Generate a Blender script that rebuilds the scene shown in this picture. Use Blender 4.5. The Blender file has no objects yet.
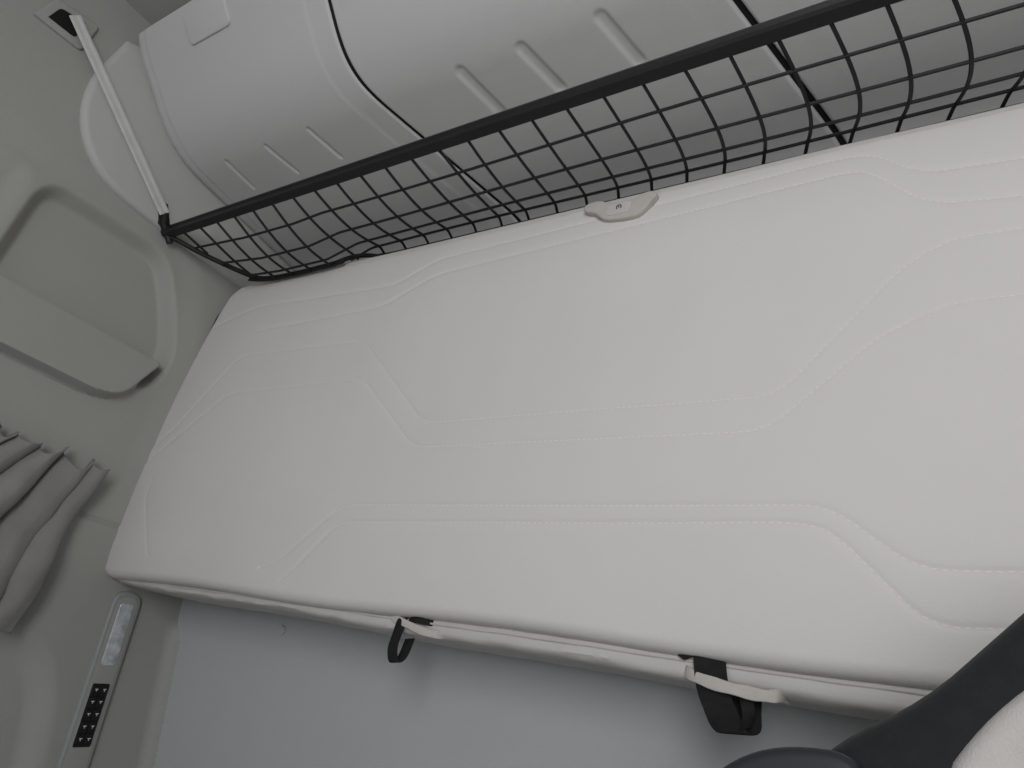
import bpy, bmesh, math
import numpy as np
from mathutils import Vector, Matrix, noise
H0=1.0   # eye height datum: all z values below are relative to it
sc=bpy.context.scene
try:
    sc.view_settings.view_transform='Standard'; sc.view_settings.look='None'
except Exception: pass

# ---------------------------------------------------------------- materials
def mat(name,col,rough=.6,var=.04,nscale=3.0,bump=.0,bscale=300,metal=0,spec=.3,sheen=0):
    m=bpy.data.materials.new(name); m.use_nodes=True
    nt=m.node_tree; b=nt.nodes['Principled BSDF']
    b.inputs['Roughness'].default_value=rough
    b.inputs['Metallic'].default_value=metal
    b.inputs['Specular IOR Level'].default_value=spec
    if sheen: b.inputs['Sheen Weight'].default_value=sheen
    tc=nt.nodes.new('ShaderNodeTexCoord')
    n=nt.nodes.new('ShaderNodeTexNoise'); n.inputs['Scale'].default_value=nscale; n.inputs['Detail'].default_value=4
    nt.links.new(tc.outputs['Object'],n.inputs['Vector'])
    r=nt.nodes.new('ShaderNodeValToRGB')
    c=[x for x in col]
    r.color_ramp.elements[0].position=.3; r.color_ramp.elements[1].position=.7
    r.color_ramp.elements[0].color=[x*(1-var) for x in c]+[1]
    r.color_ramp.elements[1].color=[min(1,x*(1+var)) for x in c]+[1]
    nt.links.new(n.outputs['Fac'],r.inputs['Fac']); nt.links.new(r.outputs['Color'],b.inputs['Base Color'])
    if bump:
        n2=nt.nodes.new('ShaderNodeTexNoise'); n2.inputs['Scale'].default_value=bscale; n2.inputs['Detail'].default_value=3
        nt.links.new(tc.outputs['Object'],n2.inputs['Vector'])
        bp=nt.nodes.new('ShaderNodeBump'); bp.inputs['Strength'].default_value=bump; bp.inputs['Distance'].default_value=.002
        nt.links.new(n2.outputs['Fac'],bp.inputs['Height']); nt.links.new(bp.outputs['Normal'],b.inputs['Normal'])
    return m
def s2l(*c): return tuple(((x/255)/12.92 if x/255<=.04045 else ((x/255+.055)/1.055)**2.4) for x in c)
M_vinyl=mat('cream_vinyl',s2l(212,209,207),.6,.025,2.5,.12,250,spec=.2)
M_thread=mat('thread',s2l(227,224,222),.7,.02)
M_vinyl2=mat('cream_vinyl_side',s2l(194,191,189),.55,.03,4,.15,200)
M_tab=mat('pale_webbing',s2l(186,182,177),.75,.05,40,.4,500)
M_lock=mat('grey_locker_plastic',s2l(196,196,196),.5,.02,2,.2,500)
M_cap=mat('grey_trim_plastic',s2l(184,184,183),.6,.02,2,.2,500)
M_wall=mat('grey_moulding',s2l(161,161,157),.6,.03,2,.25,450)
M_rear=mat('rear_wall_lining',s2l(181,182,184),.7,.02,2,.3,400)
M_ceil=mat('ceiling_lining',s2l(165,165,164),.8,.03,3,.4,300)
M_floor=mat('floor_covering',s2l(160,160,160),.8,.06,8,.4,300)
M_black=mat('black_webbing',(.014,.014,.015),.7,.2,60,.4,700,spec=.15)
M_net=mat('black_net_cord',(.014,.014,.015),.6,.2,60)
M_rail=mat('black_rail',(.013,.013,.014),.45,.1,20,.2,300)
M_strap=mat('grey_belt',s2l(208,208,206),.7,.04,40,.4,600)
M_curt=mat('curtain_fabric',s2l(136,135,133),.85,.05,14,.4,500,sheen=.1)
M_dark=mat('gap_shade',(.01,.01,.01),.8,.1)  # near-black colour painted in for shade inside the seams and slot
M_panel=mat('silver_grey_panel',s2l(150,151,152),.4,.03,5)
M_lens=mat('frosted_lens',s2l(186,191,197),.14,.28,75,.9,90,spec=.8)
M_btn=mat('black_buttons',(.01,.01,.011),.35,.1)
M_icon=mat('white_icons',(.7,.7,.7),.5,.02)
M_red=mat('dark_mark',(.04,.03,.03),.5,.02)
M_seat=mat('dark_seat_fabric',s2l(30,31,34),.85,.15,80,.25,900,sheen=.06)
M_seatc=mat('cream_seat_fabric',s2l(186,183,180),.8,.04,60,.3,700)
M_guide=mat('dark_grey_plastic',s2l(42,44,48),.5,.05,10,spec=.25)

# ---------------------------------------------------------------- helpers
def link(name,verts,faces,m,smooth=True,parent=None,label=None,cat=None,kind=None,lift=True):
    me=bpy.data.meshes.new(name)
    vs=[(v[0],v[1],v[2]+(H0 if lift else 0)) for v in verts]
    me.from_pydata(vs,[],faces); me.update()
    bm=bmesh.new(); bm.from_mesh(me); bmesh.ops.recalc_face_normals(bm,faces=bm.faces); bm.to_mesh(me); bm.free()
    o=bpy.data.objects.new(name,me); bpy.context.collection.objects.link(o)
    mats=m if isinstance(m,list) else [m]
    for k in mats: me.materials.append(k)
    if smooth: 
        me.polygons.foreach_set('use_smooth',[True]*len(me.polygons))
        me.set_sharp_from_angle(angle=math.radians(40))
    if parent: o.parent=parent
    if label: o['label']=label
    if cat: o['category']=cat
    if kind: o['kind']=kind
    return o
def empty(name,loc,label,cat):
    e=bpy.data.objects.new(name,None); bpy.context.collection.objects.link(e)
    e.location=(0,0,0); e.empty_display_size=.05
    e['label']=label; e['category']=cat
    return e
def grid_faces(n,m,off=0):
    F=[]
    for i in range(n-1):
        for j in range(m-1):
            a=off+i*m+j; F.append((a,a+1,a+m+1,a+m))
    return F
def tube(V,F,path,r,seg=6):
    path=[Vector(p) for p in path]; base=len(V); n=len(path)
    up=Vector((0,0,1))
    for i,p in enumerate(path):
        t=(path[min(i+1,n-1)]-path[max(i-1,0)]).normalized()
        a=t.cross(up)
        if a.length<.1: a=t.cross(Vector((1,0,0)))
        a.normalize(); b=t.cross(a)
        for k in range(seg):
            an=2*math.pi*k/seg
            V.append(tuple(p+a*r*math.cos(an)+b*r*math.sin(an)))
    for i in range(n-1):
        for k in range(seg):
            F.append((base+i*seg+k,base+i*seg+(k+1)%seg,base+(i+1)*seg+(k+1)%seg,base+(i+1)*seg+k))
    F.append(tuple(base+k for k in range(seg))); F.append(tuple(base+(n-1)*seg+k for k in range(seg)))
def ribbon(V,F,path,w,th):
    path=[Vector(p) for p in path]; w=Vector(w); base=len(V); n=len(path)
    for i,p in enumerate(path):
        t=(path[min(i+1,n-1)]-path[max(i-1,0)]).normalized()
        nn=t.cross(w).normalized()*th/2
        for a,b in ((-.5,-.6),(-.42,-1),(.42,-1),(.5,-.6),(.5,.6),(.42,1),(-.42,1),(-.5,.6)): V.append(tuple(p+w*a+nn*b))
    K=8
    for i in range(n-1):
        for k in range(K):
            F.append((base+i*K+k,base+i*K+(k+1)%K,base+(i+1)*K+(k+1)%K,base+(i+1)*K+k))
    F.append(tuple(base+k for k in range(K))); F.append(tuple(base+(n-1)*K+k for k in range(K)))
def smoothpath(P,it=2,closed=False):
    P=[tuple(p) for p in P]
    for _ in range(it):
        Q=[] if closed else [P[0]]
        n=len(P)
        for i in range(n if closed else n-1):
            a=P[i];b=P[(i+1)%n]
            Q.append(tuple(a[k]*.75+b[k]*.25 for k in range(len(a))))
            Q.append(tuple(a[k]*.25+b[k]*.75 for k in range(len(a))))
        if not closed: Q.append(P[-1])
        P=Q
    return P
def fillet(P,r=.04,k=6):
    out=[P[0]]
    for i in range(1,len(P)-1):
        a,b,c=P[i-1],P[i],P[i+1]
        la=math.dist(a,b);lc=math.dist(b,c); ra=min(r,la*.48);rc=min(r,lc*.48)
        p=[b[q]+(a[q]-b[q])*ra/la for q in(0,1)];s=[b[q]+(c[q]-b[q])*rc/lc for q in(0,1)]
        for j in range(k+1):
            t=j/k; out.append(tuple(p[q]*(1-t)**2+2*b[q]*t*(1-t)+s[q]*t*t for q in(0,1)))
    out.append(P[-1]); return out
def prism(name,poly,tofn,d0,d1,m,bev=0.0,**kw):
    """poly: 2-D outline, tofn(a,b,d)->xyz, extruded from depth d0 to d1; the d1 face has a rolled edge"""
    n=len(poly); V=[];F=[]
    area=sum(poly[i][0]*poly[(i+1)%n][1]-poly[(i+1)%n][0]*poly[i][1] for i in range(n))
    sg=1 if area>0 else -1
    N=[]
    for i in range(n):
        a=poly[i-1];b=poly[(i+1)%n]
        tx,ty=b[0]-a[0],b[1]-a[1]; l=math.hypot(tx,ty) or 1
        N.append((-ty/l*sg,tx/l*sg))
    rings=[(0,d0)]
    if bev:
        s=1 if d1>d0 else -1
        for k in range(6):
            an=k/5*math.pi/2
            rings.append((bev*(1-math.cos(an)),d1-s*bev*(1-math.sin(an))))
    else: rings.append((0,d1))
    for ins,d in rings:
        for p,nn in zip(poly,N): V.append(tofn(p[0]+nn[0]*ins,p[1]+nn[1]*ins,d))
    for r in range(len(rings)-1):
        for i in range(n): F.append((r*n+i,r*n+(i+1)%n,(r+1)*n+(i+1)%n,(r+1)*n+i))
    F.append(tuple(range(n))); F.append(tuple((len(rings)-1)*n+i for i in range(n)))
    return link(name,V,F,m,**kw)
def rrect(a0,b0,a1,b1,r,k=5):
    P=[]
    for cx,cy,st in ((a1-r,b1-r,0),(a0+r,b1-r,90),(a0+r,b0+r,180),(a1-r,b0+r,270)):
        for i in range(k+1):
            an=math.radians(st+90*i/k); P.append((cx+r*math.cos(an),cy+r*math.sin(an)))
    return P
def box(name,x0,x1,y0,y1,z0,z1,m,**kw):
    V=[(x,y,z) for x in(x0,x1) for y in(y0,y1) for z in(z0,z1)]
    F=[(0,1,3,2),(4,6,7,5),(0,4,5,1),(2,3,7,6),(0,2,6,4),(1,5,7,3)]
    return link(name,V,F,m,smooth=False,**kw)
def seg_dist(PX,PZ,poly,closed=False):
    D=np.full(PX.shape,9.0)
    n=len(poly)
    for i in range(n if closed else n-1):
        a=poly[i];b=poly[(i+1)%n]
        dx,dz=b[0]-a[0],b[1]-a[1]; l2=dx*dx+dz*dz+1e-12
        t=np.clip(((PX-a[0])*dx+(PZ-a[1])*dz)/l2,0,1)
        D=np.minimum(D,np.hypot(PX-a[0]-t*dx,PZ-a[1]-t*dz))
    return D
def sdf(PX,PZ,poly):
    D=seg_dist(PX,PZ,poly,True); ins=np.zeros(PX.shape,bool); n=len(poly)
    for i in range(n):
        a=poly[i];b=poly[(i+1)%n]
        if abs(a[1]-b[1])<1e-9: continue
        c=((a[1]>PZ)!=(b[1]>PZ))&(PX<(b[0]-a[0])*(PZ-a[1])/(b[1]-a[1])+a[0])
        ins^=c
    return np.where(ins,-D,D)
def sstep(d,w):  # 1 inside, 0 outside
    t=np.clip(.5-d/w,0,1); return t*t*(3-2*t)

# ---------------------------------------------------------------- structure
XL,XR=-1.5,.72
ny,nz=470,500
ys=np.concatenate([np.linspace(-1.0,-.02,50),np.linspace(0,1.12,ny-50)]); zs=np.linspace(-.45,1.27,nz)
YY,ZZ=np.meshgrid(ys,zs,indexing='ij')
h=np.zeros(YY.shape)   # positive = towards the cab inside
frame=fillet([(-.9,.20),(-.9,.830),(.66,.834),(.71,.78),(.775,.60),(.775,.20),(-.9,.20)],.07)[:-1]
h-=.008*sstep(sdf(YY,ZZ,frame),.07)
rec=fillet([(.355,.50),(.362,.785),(.625,.797),(.68,.72),(.738,.60),(.730,.50),(.355,.50)],.05)[:-1]
h-=.034*sstep(sdf(YY,ZZ,rec),.032)
rec2=rrect(-.3,.575,.318,.775,.02)
h-=.010*sstep(sdf(YY,ZZ,rec2),.05)
led=fillet([(-.6,.436),(-.6,.567),(.735,.569),(.672,.448),(.62,.430),(-.6,.436)],.03)[:-1]
lm=sstep(sdf(YY,ZZ,led)+.003,.014)
lev=.006+.020*np.clip((.585-ZZ)/.14,0,1)
h=h*(1-lm)+lev*lm*1.0
h-=.005*np.exp(-(seg_dist(YY,ZZ,[(.70,.203),(.80,.203)])/.004)**2)
lump=fillet([(-.2,-.06),(.73,-.045),(.79,-.12),(.825,-.25),(.83,-.4),(-.2,-.4),(-.2,-.06)],.05)[:-1]
h-=.020*sstep(sdf(YY,ZZ,lump),.06)
h-=.034*sstep(sdf(YY,ZZ,rrect(.803,.110,1.3,.76,.03)),.012)
# soft cove where the side wall meets the rear wall below the bunk
yr=1.0153-.203*ZZ
low=np.clip((.055-ZZ)/.04,0,1)
dd_=np.clip(yr-YY,0,1)
h+=low*(.028-np.sqrt(np.maximum(.028**2-np.maximum(.028-dd_,0)**2,0)))
V=[(XL+hh,y,z) for y,z,hh in zip(YY.ravel(),ZZ.ravel(),h.ravel())]
link('wall_left',V,grid_faces(len(ys),nz),M_wall,kind='structure')
box('wall_side_lower',XL-.03,XL-.001,-1.0,1.3,-1.0,-.44,M_wall,kind='structure')
box('wall_right',XR,XR+.03,-1.0,1.3,-1.0,1.27,M_wall,kind='structure')
prof=[(.995,1.27),(.995,.14),(.9965,.10),(1.005,.05),(1.064,-.24),(1.21,-.96),(1.21,-1.0)]
xs=np.linspace(XL-.06,XR+.02,60)
V=[(x,y,z) for x in xs for y,z in prof]
link('wall_rear',V,grid_faces(len(xs),len(prof)),M_rear,kind='structure')
box('ceiling',XL-.03,XR+.03,-1.0,1.02,1.27,1.30,M_ceil,kind='structure')
box('floor',XL-.03,XR+.03,-1.0,1.3,-1.03,-1.0,M_floor,kind='structure')

# ---------------------------------------------------------------- folding bunk
bunk=empty('folding_bunk',None,'folded-up cream vinyl bunk with quilted mattress against the rear wall','bunk')
x0,x1,z0,z1=-1.497,.66,.104,.832
lines=[
 [(-1.47,.70),(-1.321,.731),(-.985,.719),(-.902,.716),(-.815,.762),(-.090,.786),(-.053,.774),(-.008,.724),(.100,.714),(.62,.70)],
 [(-1.283,.657),(-.911,.665),(-.803,.721),(-.091,.755),(-.066,.747),(-.001,.668),(.094,.653),(.62,.64)],
 [(-1.48,.385),(-1.426,.418),(-1.300,.595),(-.935,.588),(-.728,.402),(-.175,.410),(-.033,.576),(.017,.607),(.089,.605),(.62,.60)],
 [(-1.48,.345),(-1.44,.37),(-1.282,.501),(-.902,.502),(-.736,.359),(-.186,.364),(-.063,.480),(.010,.515),(.080,.516),(.62,.51)],
 [(-1.34,.149),(-1.42,.268),(-1.42,.31)],
 [(-1.02,.150),(-.971,.167),(-.855,.261),(-.119,.273),(-.037,.209),(.048,.213),(.62,.21)],
 [(-.96,.135),(-.937,.149),(-.855,.232),(-.150,.253),(-.115,.245),(-.031,.156),(.043,.162),(.62,.16)],
]
sm=[fillet(l,.030) for l in lines]
strength=[1,1,.75,.75,.6,1,1]
nx,nzz=820,300
gx=np.linspace(x0,x1,nx); gz=np.linspace(z0,z1,nzz)
GX,GZ=np.meshgrid(gx,gz,indexing='ij')
def rollf(d,e): return e-np.sqrt(np.maximum(e**2-np.maximum(e-d,0)**2,0))
roll=np.maximum(np.maximum(rollf(np.minimum(GX-x0,x1-GX),.028),rollf(z1-GZ,.028)),rollf(GZ-z0,.016))
zc=(GZ-(z0+z1)/2)/((z1-z0)/2)
xe=np.clip((GX-x0)/.25,0,1)
yb=.80-.021*(1-np.abs(zc)**3.2)*(1-(1-xe)**3*.5)+roll
for i_,(l,s_) in enumerate(zip(sm,strength)):
    D=seg_dist(GX,GZ,l)
    fd=1.0
    if i_ in (2,3): fd=1-.6*np.clip((GX+.28)/.12,0,1)*np.clip((.08-GX)/.08,0,1)
    yb+=s_*fd*(.0014*np.exp(-(D/.0027)**2)+.0005*np.exp(-(D/.009)**2))
yb+=.0020*np.exp(-(seg_dist(GX,GZ,[(x0+.03,.808),(x1,.812)])/.004)**2)
rng=np.random.RandomState(3)
for k in range(60):
    cx=rng.uniform(x0,x1);cz=rng.uniform(z0,z1);sx=rng.uniform(.06,.22);szz=rng.uniform(.04,.12)
    yb+=rng.uniform(-.0022,.0022)*np.exp(-((GX-cx)/sx)**2-((GZ-cz)/szz)**2)
R=.05; QX=GX.copy();QZ=GZ.copy()
for cx,sx in((x0+R,-1),(x1-R,1)):
    for cz,sz in((z0+R,-1),(z1-R,1)):
        vx=GX-cx;vz=GZ-cz
        mk=(vx*sx>0)&(vz*sz>0)
        l=np.hypot(vx,vz)+1e-9; f=np.maximum(abs(vx),abs(vz))/l
        QX=np.where(mk,cx+vx*f,QX);QZ=np.where(mk,cz+vz*f,QZ)
QX-=.040*np.clip((.80-QZ)/.35,0,1)*np.clip(1-(GX-x0)/.30,0,1)**1.5
QZ+=.0030*np.sin(GX*9)*np.exp(-((GZ-z0)/.03)**2)
V=list(zip(QX.ravel(),yb.ravel(),QZ.ravel())); F=grid_faces(nx,nzz)
per=[i*nzz for i in range(nx)]+[(nx-1)*nzz+j for j in range(1,nzz)]+[i*nzz+nzz-1 for i in range(nx-2,-1,-1)]+[j for j in range(nzz-2,0,-1)]
b=len(V)
for p in per: V.append((V[p][0],.925,V[p][2]))
for i in range(len(per)):
    j=(i+1)%len(per); F.append((per[i],per[j],b+j,b+i))
F.append(tuple(b+i for i in range(len(per))))
matt=link('mattress',V,F,M_vinyl,parent=bunk)
def yat(x,z):
    i=int(round((x-x0)/(x1-x0)*(nx-1)));j=int(round((z-z0)/(z1-z0)*(nzz-1)))
    i=min(max(i,0),nx-1);j=min(max(j,0),nzz-1)
    return yb[i,j],QX[i,j]-GX[i,j]
V=[];F=[]
for l in sm:
    nxt=0; run=0
    for a,c in zip(l[:-1],l[1:]):
        L=math.hypot(c[0]-a[0],c[1]-a[1]) 
        if L<1e-6: continue
        ux,uz=(c[0]-a[0])/L,(c[1]-a[1])/L
        while nxt<run+L:
            s=nxt-run
            mx,mz=a[0]+ux*s,a[1]+uz*s; y,dxx=yat(mx,mz); mx+=dxx; y-=.0003
            bb=len(V); hl,hw=.0024,.00055
            for sa,sb,sy in ((-1,-1,0),(1,-1,0),(1,1,0),(-1,1,0),(-1,-1,-.0006),(1,-1,-.0006),(1,1,-.0006),(-1,1,-.0006)):
                V.append((mx+ux*hl*sa-uz*hw*sb,y+sy+.0004,mz+uz*hl*sa+ux*hw*sb))
            F+= [(bb,bb+1,bb+2,bb+3),(bb+4,bb+5,bb+6,bb+7)]+[(bb+q,bb+(q+1)%4,bb+4+(q+1)%4,bb+4+q) for q in range(4)]
            nxt+=.0088
        run+=L
link('stitching',V,F,M_thread,smooth=False,parent=matt,label='pale dashed quilting thread')
V=[];F=[]
n=420;seg=24
def zbf(x): return .097-.0190*min(1,max(0,(x+1.48)/1.15))+.0020*math.sin(x*11)-.0008
for i in range(n):
    x=-1.48+(x1-.02+1.48)*i/(n-1)
    wr=.0010*noise.noise(Vector((x*22,0,0)))
    zb=zbf(x); zt=.113
    fr=.824-.006*min(1,(x+1.48)/.9)
    cy=(fr+.93)/2; hy=(.93-fr)/2; cz=(zb+zt)/2; hz=(zt-zb)/2
    for k in range(seg):
        an=2*math.pi*k/seg; c,s=math.cos(an),math.sin(an)
        cr=.0014*noise.noise(Vector((x*24,c*2.5,s*2.5)))+.0005*noise.noise(Vector((x*90,c*4,s*4)))
        V.append((x,cy+(hy+cr)*math.copysign(abs(c)**.4,c),cz+(hz+cr*.8)*math.copysign(abs(s)**.6,s)+wr))
for i in range(n-1):
    for k in range(seg): F.append((i*seg+k,i*seg+(k+1)%seg,(i+1)*seg+(k+1)%seg,(i+1)*seg+k))
F.append(tuple(range(seg)));F.append(tuple((n-1)*seg+k for k in range(seg)))
path=[]
for i in range(140):
    x=-1.3+(x1+1.26)*i/139; fr=.824-.006*min(1,(x+1.48)/.9)
    path.append((x,fr-.0012,zbf(x)*.4+.113*.6+.0008*noise.noise(Vector((x*22,0,0)))))
tube(V,F,path,.0015,6)
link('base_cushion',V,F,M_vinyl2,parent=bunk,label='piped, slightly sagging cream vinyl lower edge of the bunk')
# latch handle: winged tab
ol=[(-.514,.812),(-.506,.821),(-.482,.822),(-.466,.812),(-.450,.808),(-.418,.808),(-.404,.816),(-.386,.817),(-.376,.808),
    (-.386,.794),(-.398,.776),(-.410,.768),(-.440,.769),(-.466,.774),(-.478,.783),(-.490,.796),(-.508,.802)]
def lt(p): return (p[0]*.974,p[1]*.974+.004)
lat=prism('latch_handle',[lt(p) for p in smoothpath(ol,1,True)],lambda a,b_,d_:(a,d_,b_),.83,.7795,M_tab,bev=.004,parent=bunk,label='grey-beige winged moulded bunk release handle with lock symbol')
prism('latch_plate',[lt(p) for p in rrect(-.464,.779,-.420,.803,.008)],lambda a,b_,d_:(a,d_,b_),.80,.7780,M_vinyl2,bev=.001,parent=lat)
V=[];F=[]
cx_,cz_=-.4305,.7765
cir=[(cx_+.0042*math.cos(t),.7777,cz_+.0042*math.sin(t)) for t in np.linspace(-.9,math.pi+.9,18)]
tube(V,F,cir,.0009,5)
link('lock_symbol',V,F,M_btn,parent=lat)
box('lock_mark',cx_-.001,cx_+.001,.7773,.7785,cz_-.0012,cz_+.0012,M_red,parent=lat)
def softband(path,w,th,label):
    V=[];F=[]
    pts=smoothpath(path,3); n=len(pts)
    for i,p in enumerate(pts):
        t=Vector(pts[min(i+1,n-1)])-Vector(pts[max(i-1,0)]); t.normalize()
        wv=Vector((0,.06*math.sin(i*.5),1)).normalized()*w*(1+.07*math.sin(i*.42))
        nn=t.cross(wv).normalized()
        for a in range(12):
            an=2*math.pi*a/12; c,s=math.cos(an),math.sin(an)
            q=Vector(p)+wv*.5*math.copysign(abs(c)**.6,c)+nn*th*.5*math.copysign(abs(s)**.6,s)
            V.append(tuple(q))
    for i in range(n-1):
        for a in range(12): F.append((i*12+a,i*12+(a+1)%12,(i+1)*12+(a+1)%12,(i+1)*12+a))
    F.append(tuple(range(12)));F.append(tuple((n-1)*12+a for a in range(12)))
    return link('pull_handle',V,F,M_tab,parent=bunk,label=label)
softband([(-.276,.850,.092),(-.275,.822,.089),(-.268,.812,.085),(-.252,.8045,.080),(-.232,.8030,.0765),(-.210,.8040,.0745),(-.192,.810,.0735),(-.180,.8155,.0745),(-.172,.820,.077),(-.169,.850,.078)],.0130,.0034,'soft pale webbing pull handle wrapped over a strap')
softband([(-.744,.850,.108),(-.734,.824,.104),(-.705,.815,.099),(-.672,.811,.092),(-.648,.810,.087),(-.632,.814,.086),(-.624,.824,.088),(-.622,.850,.089)],.0110,.0034,'soft pale webbing pull handle')
def strap(paths,label):
    V=[];F=[]
    for p,w in paths: ribbon(V,F,smoothpath(p,3),w,.0020)
    return link('retaining_strap',V,F,M_black,label=label,parent=bunk)
strap([([(-.246,.86,.110),(-.246,.812,.109),(-.244,.809,.098),(-.241,.809,.080),(-.238,.814,.066),(-.230,.812,.052),(-.224,.818,.038),(-.216,.821,.032),(-.208,.829,.038),(-.211,.834,.055),(-.214,.85,.082)],(.034,.006,.004)),
       ([(-.285,.86,.110),(-.272,.812,.109),(-.262,.810,.103)],(.024,.0,.010)),
       ([(-.212,.84,.082),(-.206,.816,.070),(-.200,.813,.055),(-.205,.820,.040)],(.012,.004,.006))],
      'wide floppy black webbing strap looped under the bunk')
strap([([(-.695,.86,.106),(-.695,.815,.104),(-.695,.812,.096),(-.699,.815,.08),(-.703,.816,.062),(-.701,.820,.047),(-.697,.823,.041),(-.692,.828,.047),(-.691,.832,.058),(-.694,.84,.078)],(.015,.003,.003)),
       ([(-.70,.835,.105),(-.68,.811,.103),(-.65,.811,.101),(-.63,.835,.102)],(0,.002,.009))],
      'small black webbing tab hanging down')

# ---------------------------------------------------------------- overhead lockers
def locker_profile():
    c1=(.52,1.006)
    a=(.52-.070,1.007+.0694);e=(.52+.085,1.007-.0085)
    g=(.90,1.007-.038)
    k=(.98,1.007-.046)
    q=(.985,.90)
    out=[]
    for t in np.linspace(0,1,40,endpoint=False): out.append((.34+(a[0]-.34)*t,1.186+(a[1]-1.186)*t))
    for t in np.linspace(0,1,60,endpoint=False):
        out.append(tuple(a[i]*(1-t)**2+2*c1[i]*t*(1-t)+e[i]*t*t for i in(0,1)))
    for t in np.linspace(0,1,110,endpoint=False): out.append((e[0]+(g[0]-e[0])*t,e[1]+(g[1]-e[1])*t))
    for t in np.linspace(0,1,24,endpoint=False):
        out.append(tuple(g[i]*(1-t)**2+2*k[i]*t*(1-t)+q[i]*t*t for i in(0,1)))
    for t in np.linspace(0,1,6): out.append((.985+.003*t,.90-.06*t))
    return np.array(out)
LP=locker_profile()
tan=np.gradient(LP,axis=0); tan/=np.linalg.norm(tan,axis=1)[:,None]
LN=np.stack([tan[:,1],-tan[:,0]],1)
if LN[0,1]>0: LN=-LN
def seam_shade(parent,xf):  # dark strip added behind a seam to paint in the gap shade
    V=[]
    for j in range(len(LP)):
        for s_ in (-1,1):
            V.append((xf(LP[j,0])+s_*.010,LP[j,0]-LN[j,0]*.0055,LP[j,1]-LN[j,1]*.0055))
    link('seam_shade_strip',V,grid_faces(len(LP),2),M_dark,parent=parent,label='dark strip painted as shade in the locker seam')
def locker(xa,xb,ribs,label,out=0.0,ra=.012,rb=.012,beads=(1,1)):
    n=max(60,min(380,int(abs(xb(.5)-xa(.5))/.0020)))
    V=[]; m=len(LP)
    U=np.linspace(0,1,n)
    Yp=LP[:,0]
    XA=np.array([xa(y) for y in Yp]);XB=np.array([xb(y) for y in Yp])
    GX=XA[None,:]+(XB-XA)[None,:]*U[:,None]
    GY=np.repeat(Yp[None,:],n,0)
    da=GX-XA[None,:];db=XB[None,:]-GX
    off=np.full(GX.shape,out)
    for dd,e in((da,ra),(db,rb)): off-=e-np.sqrt(np.maximum(e*e-np.maximum(e-dd,0)**2,0))
    for dd,bs in((da,beads[0]),(db,beads[1])):
        off-=bs*.0011*sstep(dd-.055,.014)
    for (p,q,w) in ribs:
        D=seg_dist(GX,GY,[p,q])+(GY>.9)*1.0; off-=.0040*np.exp(-(D/(w*1.25))**4)
    for i in range(n):
        for j in range(m):
            V.append((GX[i,j],LP[j,0]+LN[j,0]*off[i,j],LP[j,1]+LN[j,1]*off[i,j]))
    F=grid_faces(n,m)
    b=len(V)
    for i in range(n):
        V.append((GX[i,0],.37,1.225)); V.append((GX[i,-1],.992,1.225))
    for i in range(n-1):
        F.append((i*m,(i+1)*m,b+2*(i+1),b+2*i))
        F.append((b+2*i,b+2*(i+1),b+2*(i+1)+1,b+2*i+1))
        F.append((i*m+m-1,b+2*i+1,b+2*(i+1)+1,(i+1)*m+m-1))
    F.append(tuple([j for j in range(m)]+[b+1,b])); F.append(tuple([(n-1)*m+j for j in range(m)]+[b+2*n-1,b+2*n-2]))
    return link('overhead_locker',V,F,M_lock,label=label,cat='locker')
def slant(y,s=.345):
    t=y-.52
    return s*(t if t>.04 else max(0,(t+.04))**2/.16)
seam1=lambda y:-.902+slant(y)
seam2=lambda y:-.260+slant(y)
endl=lambda y:-1.4975+.014*(max(0,.38-y)/.04)**2
lk=locker(endl,lambda y:seam1(y)-.0045,[((-1.347,.588),(-1.343,.665),.004),((-1.21,.588),(-1.19,.665),.004),((-1.075,.588),(-1.055,.665),.004)],
   'grey moulded overhead locker beside the side wall',ra=.040,rb=.006,beads=(1.5,1.0))
lk2=locker(lambda y:seam1(y)+.0045,lambda y:seam2(y)-.005,[((-.684,.592),(-.655,.690),.0085),((-.558,.592),(-.529,.678),.0085),((-.412,.592),(-.383,.680),.0085)],
   'wide grey moulded overhead locker with recessed ribs',out=.001,beads=(0,.5),ra=.006,rb=.006)
lk3=locker(lambda y:seam2(y)+.005,lambda y:.70,[((-.09,.592),(-.06,.68),.0085),((.06,.592),(.09,.68),.0085),((.22,.592),(.25,.68),.0085)],
   'grey moulded overhead locker behind the net',out=.001,beads=(.5,.5),ra=.006)
seam_shade(lk2,seam1); seam_shade(lk3,seam2)
nf=Vector((0,-.7071,-.7071)); uf=Vector((0,-.7071,.7071))
def onface(a,b_,d_):
    p=Vector((a,.52,1.007))+uf*b_+nf*d_; return tuple(p)
prism('latch',rrect(-1.295,.176,-1.16,.238,.012),onface,-.004,.005,M_lock,bev=.003,parent=lk)

cap=smoothpath([(.345,1.22),(.330,1.12),(.320,1.05),(.332,.965),(.375,.895),(.445,.85),(.56,.842),(.70,.84),(.97,.84),(.97,1.1),(.97,1.22)],2,True)
prism('locker_end_trim',cap,lambda a,b_,d_:(d_,a,b_),XL-.01,XL+.015,M_cap,bev=.014,label='rounded grey end trim plate between side wall and lockers',cat='trim panel')

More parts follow.
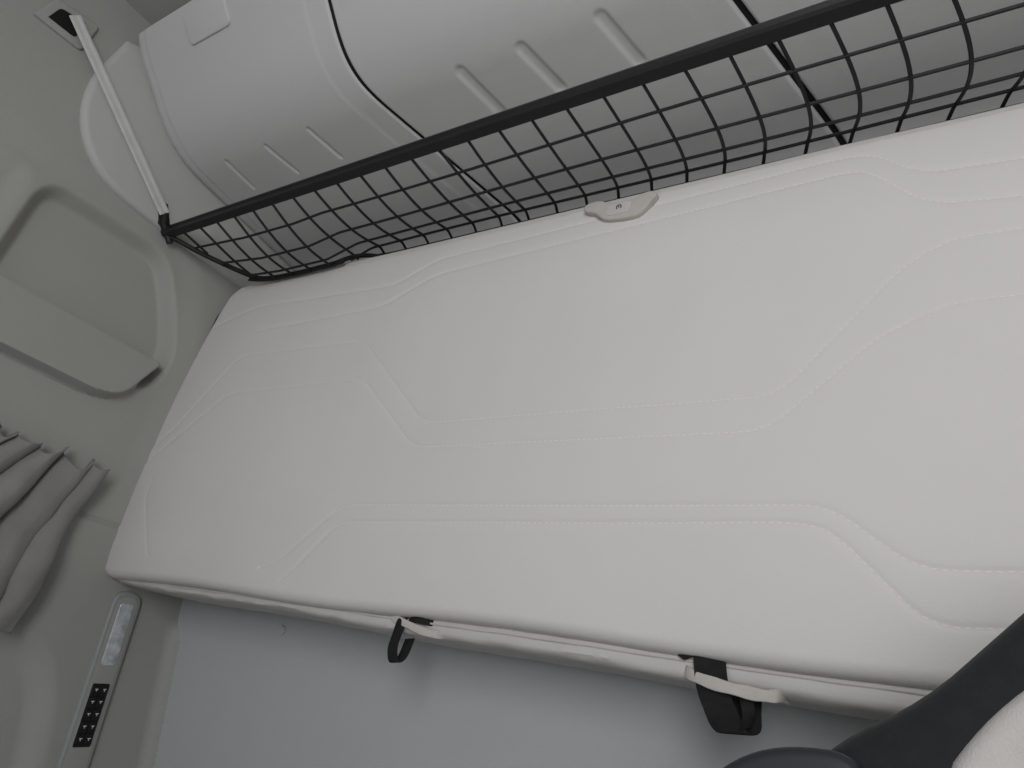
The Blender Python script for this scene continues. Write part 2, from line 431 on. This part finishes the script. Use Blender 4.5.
# ---------------------------------------------------------------- net
net=empty('storage_net',None,'black storage net stretched from a long black rail','storage net')
XE=.70
V=[];F=[]
prof=[(-.010,-.013),(.007,-.015),(.011,-.007),(.011,.007),(.007,.013),(-.007,.013),(-.011,.005),(-.007,0),(-.011,-.005)]
for x in (-1.478,XE):
    for a,c in prof: V.append((x,.60+a,.842+c))
k=len(prof)
for i in range(k): F.append((i,(i+1)%k,k+(i+1)%k,k+i))
F.append(tuple(range(k)));F.append(tuple(k+i for i in range(k)))
link('rail',V,F,M_rail,parent=net,smooth=False)
V=[];F=[]
def ymax(x):
    if x<-1.345: return .61+(x+1.475)/(.13)*.175
    if x<-1.10: return .785
    if x<-1.02: return .785+(x+1.10)/.08*.042
    return .827
def nz_(x,y):
    t=min(max((y-.6)/.2,0),1)
    lo=min(1,max(0,(-1.02-x)/.08))
    return .834-.028*math.sin(math.pi*t)*min(1,(x+1.5)/.25)+.008*t - .032*lo*t
rs=np.random.RandomState(9)
cols=[]; x=-1.43
while x<XE:
    cols.append((x,rs.uniform(-.003,.003))); x+=.0610
for x,w in cols:
    ym=ymax(x)
    path=[]; n=20
    for i in range(n+1):
        y=.60+(ym-.60)*i/n; t=(y-.6)/.227
        xx=x+(.022+w)*math.sin(math.pi*min(1,t))-.006*t
        path.append((xx,y,nz_(xx,y)))
    tube(V,F,path,.0027,6)
for j,y0 in enumerate((.651,.704,.755,.796,.827)):
    path=[]; xv=-1.47
    while xv<XE:
        if ymax(xv)>=y0-.001:
            path.append((xv,y0+.002*math.sin(xv*6+j)*(1 if j<4 else 0),nz_(xv,y0)))
        xv+=.012
    if len(path)>2: tube(V,F,path,.0027 if j<4 else .0034,6)
link('netting',V,F,M_net,parent=net,label='square-mesh black cord')
V=[];F=[]
path=[(-1.475,.605,.830),(-1.43,.68,.818),(-1.365,.775,.811),(-1.33,.786,.810),(-1.22,.787,.808),(-1.11,.786,.809)]
tube(V,F,smoothpath(path,2),.0060,8)
ribbon(V,F,smoothpath([(-1.38,.770,.811),(-1.33,.785,.809),(-1.22,.786,.807),(-1.12,.785,.808),(-1.085,.789,.815)],2),(0,.004,.017),.005)
path=[(-1.12,.787,.809),(-1.08,.795,.828),(-1.05,.815,.842),(-1.02,.832,.842),(-.5,.834,.842),(XE,.834,.842)]
tube(V,F,smoothpath(path,2),.0050,8)
link('edge_cord',V,F,M_net,parent=net)
V=[];F=[]
tube(V,F,[(-1.485,.575,.875),(-1.485,.582,.85),(-1.485,.60,.835),(-1.48,.612,.818)],.008,8)
tube(V,F,[(-1.495,.60,.842),(-1.465,.60,.842)],.013,10)
ribbon(V,F,[(-1.487,.56,.895),(-1.487,.575,.87),(-1.485,.585,.85)],(0,.024,.012),.006)
link('end_bracket',V,F,M_rail,parent=net)

V=[];F=[]
a=Vector((-1.476,.236,1.124));c=Vector((-1.480,.573,.872))
t=(c-a).normalized(); wv=Vector((0,t.z,-t.y))
ribbon(V,F,[a,c],tuple(wv*.025),.003)
ribbon(V,F,[a+Vector((.0015,0,0))+wv*.0075,c+Vector((.0015,0,0))+wv*.0075],tuple(wv*.009),.002)
ribbon(V,F,[a+Vector((.0015,0,0))-wv*.0075,c+Vector((.0015,0,0))-wv*.0075],tuple(wv*.009),.002)
link('suspension_belt',V,F,M_strap,label='pale grey flat belt running from wall slot to net rail',cat='belt')
sl=[(.185,1.072),(.20,1.142),(.285,1.160),(.282,1.078)]
slot=prism('belt_slot',fillet(sl+[sl[0]],.012)[:-1],lambda a,b_,d_:(d_,a,b_),XL-.01,XL+.008,M_wall,bev=.004,label='grey moulded belt outlet in the side wall',cat='belt outlet')
so=[(.205,1.088),(.213,1.127),(.262,1.140),(.260,1.092)]
prism('opening',fillet(so+[so[0]],.008)[:-1],lambda a,b_,d_:(d_,a,b_),XL,XL+.0087,M_dark,parent=slot,label='dark plate painted as shade in the slot opening')  # flat plate, its black colour stands in for shade within the outlet

# ---------------------------------------------------------------- curtain
V=[];nu,nv=1300,90
rs=np.random.RandomState(27)
nP=15
cent=np.sort((np.arange(nP)+.5+rs.uniform(-.42,.42,nP))/nP)
ampP=rs.uniform(.6,1.2,nP+2); drift=rs.uniform(-.030,.030,nP+2); skew=rs.uniform(.65,1.5,nP+2)
knots=np.concatenate([[-.02],cent,[1.03]])
for i in range(nu):
    u=i/(nu-1)
    for j in range(nv):
        v=j/(nv-1)
        uu=u+.035*v*noise.noise(Vector((u*7,v*1.8,1.7)))
        kk=int(np.clip(np.searchsorted(knots,uu)-1,0,nP)); f=(uu-knots[kk])/(knots[kk+1]-knots[kk])
        f=min(max(f,0),1)**skew[kk]
        prf=(1-abs(2*f-1)**1.6)
        A=ampP[kk]
        yt=.692-u*.66; yb_=.632-u*1.25
        y=yt*(1-v)+yb_*v+.040*math.sin(2*math.pi*f)*(.45+.55*v)*A*.6+drift[kk]*v*math.sin(math.pi*f)
        zt=.294+.014*math.sin(2*math.pi*f+1)*A+.016*noise.noise(Vector((u*24,0,0)))
        z=zt*(1-v)+(-.035+.035*math.sin(u*10))*v
        nn=.022*noise.noise(Vector((y*9,z*7,kk*.7)))+.008*noise.noise(Vector((y*26,z*18,kk)))
        x=-1.489+.060*prf*A*(.72+.14*v)+nn*min(1,prf*1.6)*.8
        V.append((max(x,-1.496+.0006*math.sin(u*300)),y,z))
cur=link('curtain',V,grid_faces(nu,nv),M_curt,label='gathered soft grey fabric side window curtain with irregular folds',cat='curtain')
sol=cur.modifiers.new('t','SOLIDIFY'); sol.thickness=.0010

# ---------------------------------------------------------------- control panel
th=math.atan2(.033,.329)
def onwall(a,b_,d_):
    y=.8675+a*math.cos(th)+b_*math.sin(th); z=.083+a*math.sin(th)-b_*math.cos(th)
    return (XL+d_,y,z)
cp=prism('control_panel',rrect(-.031,-.004,.031,.385,.026,8),onwall,-.005,.011,M_panel,bev=.005,label='slim grey bunk control strip with lamp and black buttons',cat='control panel')
prism('recess_plate',rrect(-.0225,.008,.0225,.372,.019,8),onwall,.008,.0115,M_wall,bev=.0005,parent=cp)
prism('lamp_lens',rrect(-.0155,.020,.0155,.142,.008),onwall,.008,.0135,M_lens,bev=.002,parent=cp,label='glossy textured lamp lens')
prism('button_block',rrect(-.0175,.176,.0175,.292,.003),onwall,.008,.0125,M_btn,bev=.001,parent=cp)
for r_ in range(5):
    for c_ in range(2):
        a0=-.0160+c_*.0165; b0=.1785+r_*.0224
        bt=prism('button',rrect(a0,b0,a0+.0155,b0+.0205,.002,3),onwall,.012,.0150,M_btn,bev=.001,parent=cp)
        V=[onwall(a0+.0045,b0+.007,.0153),onwall(a0+.011,b0+.007,.0153),onwall(a0+.011,b0+.0085,.0153),onwall(a0+.0045,b0+.0085,.0153),
           onwall(a0+.0070,b0+.0085,.0153),onwall(a0+.0085,b0+.0085,.0153),onwall(a0+.0085,b0+.012,.0153),onwall(a0+.0070,b0+.012,.0153)]
        link('icon',V,[(0,1,2,3),(4,5,6,7)],M_icon,smooth=False,parent=bt)

def onrear(a,b_,d_): return (a,.9995-.2*(b_-.075)-d_,b_)
cc=[(-1.153+.010*math.cos(t),.071+.010*math.sin(t)) for t in np.linspace(0,2*math.pi,24,endpoint=False)]
prism('screw_cover',cc,onrear,-.003,.0035,M_rear,bev=.0015,label='small round grey screw cover on the rear wall',cat='screw cover')

# ---------------------------------------------------------------- seat
seat=empty('driver_seat',None,'dark grey fabric seat with pale centre panel and plastic shoulder','seat')
def mir(P,c=.21): return P+[(2*c-p[0],p[1]) for p in reversed(P)]
left=[(-.12,-.60),(-.095,-.3),(-.084,-.05),(-.083,.018),(-.062,.036),(-.038,.051),(-.016,.069),(.005,.091),(.028,.115),(.060,.149),(.105,.176),(.16,.186)]
outl=smoothpath(mir(left),1,True)
prism('bolster',outl,lambda a,b_,d_:(a,d_,b_),.62,.50,M_seat,bev=.020,parent=seat)
lin=[(-.075,-.58),(-.05,-.3),(-.030,-.03),(-.016,.023),(-.005,.039),(.008,.055),(.024,.071),(.06,.100),(.11,.122),(.16,.13)]
prism('seat_panel',smoothpath(mir(lin),1,True),lambda a,b_,d_:(a,d_,b_),.60,.492,M_seatc,bev=.012,parent=seat,label='pale cream fabric centre panel')
prism('belt_guide',smoothpath([(-.160,-.25),(-.149,-.03),(-.140,-.008),(-.118,.010),(-.092,.019),(-.060,.021),(-.052,.004),(-.052,-.25)],2,True),lambda a,b_,d_:(a,d_,b_),.60,.468,M_guide,bev=.006,parent=seat,label='smooth dark plastic belt guide')
box('seat_base',-.05,.47,.36,.62,-1.0,-.55,M_seat,parent=seat)

# ---------------------------------------------------------------- light
w=bpy.data.worlds.new('World'); sc.world=w; w.use_nodes=True
bg=w.node_tree.nodes['Background']; bg.inputs[0].default_value=(.96,.98,1,1); bg.inputs[1].default_value=.53
def area(loc,target,size,size_y,power,col):
    l=bpy.data.lights.new('windscreen_daylight','AREA'); l.shape='RECTANGLE'; l.size=size; l.size_y=size_y; l.energy=power; l.color=col
    o=bpy.data.objects.new('windscreen_daylight',l); bpy.context.collection.objects.link(o)
    o.location=loc; o.rotation_euler=(Vector(target)-Vector(loc)).to_track_quat('-Z','Y').to_euler()
area((.6,-1.1,1.35),(.15,.8,1.6),1.0,1.0,28,(1,.998,.995))

# ---------------------------------------------------------------- camera
cam=bpy.data.cameras.new('camera'); co=bpy.data.objects.new('camera',cam); bpy.context.collection.objects.link(co)
Xv=Vector((.844,.0762,.531)).normalized(); Yv=Vector((.502,-.465,-.729)); Yv=(Yv-Xv*Yv.dot(Xv)).normalized(); Zv=Xv.cross(Yv)
Rm=Matrix((Xv,Yv,Zv)).to_4x4()
co.matrix_world=Matrix.Translation((0,0,H0))@Rm
cam.sensor_width=36; cam.lens=690/1024*36; cam.clip_start=.01
sc.camera=co
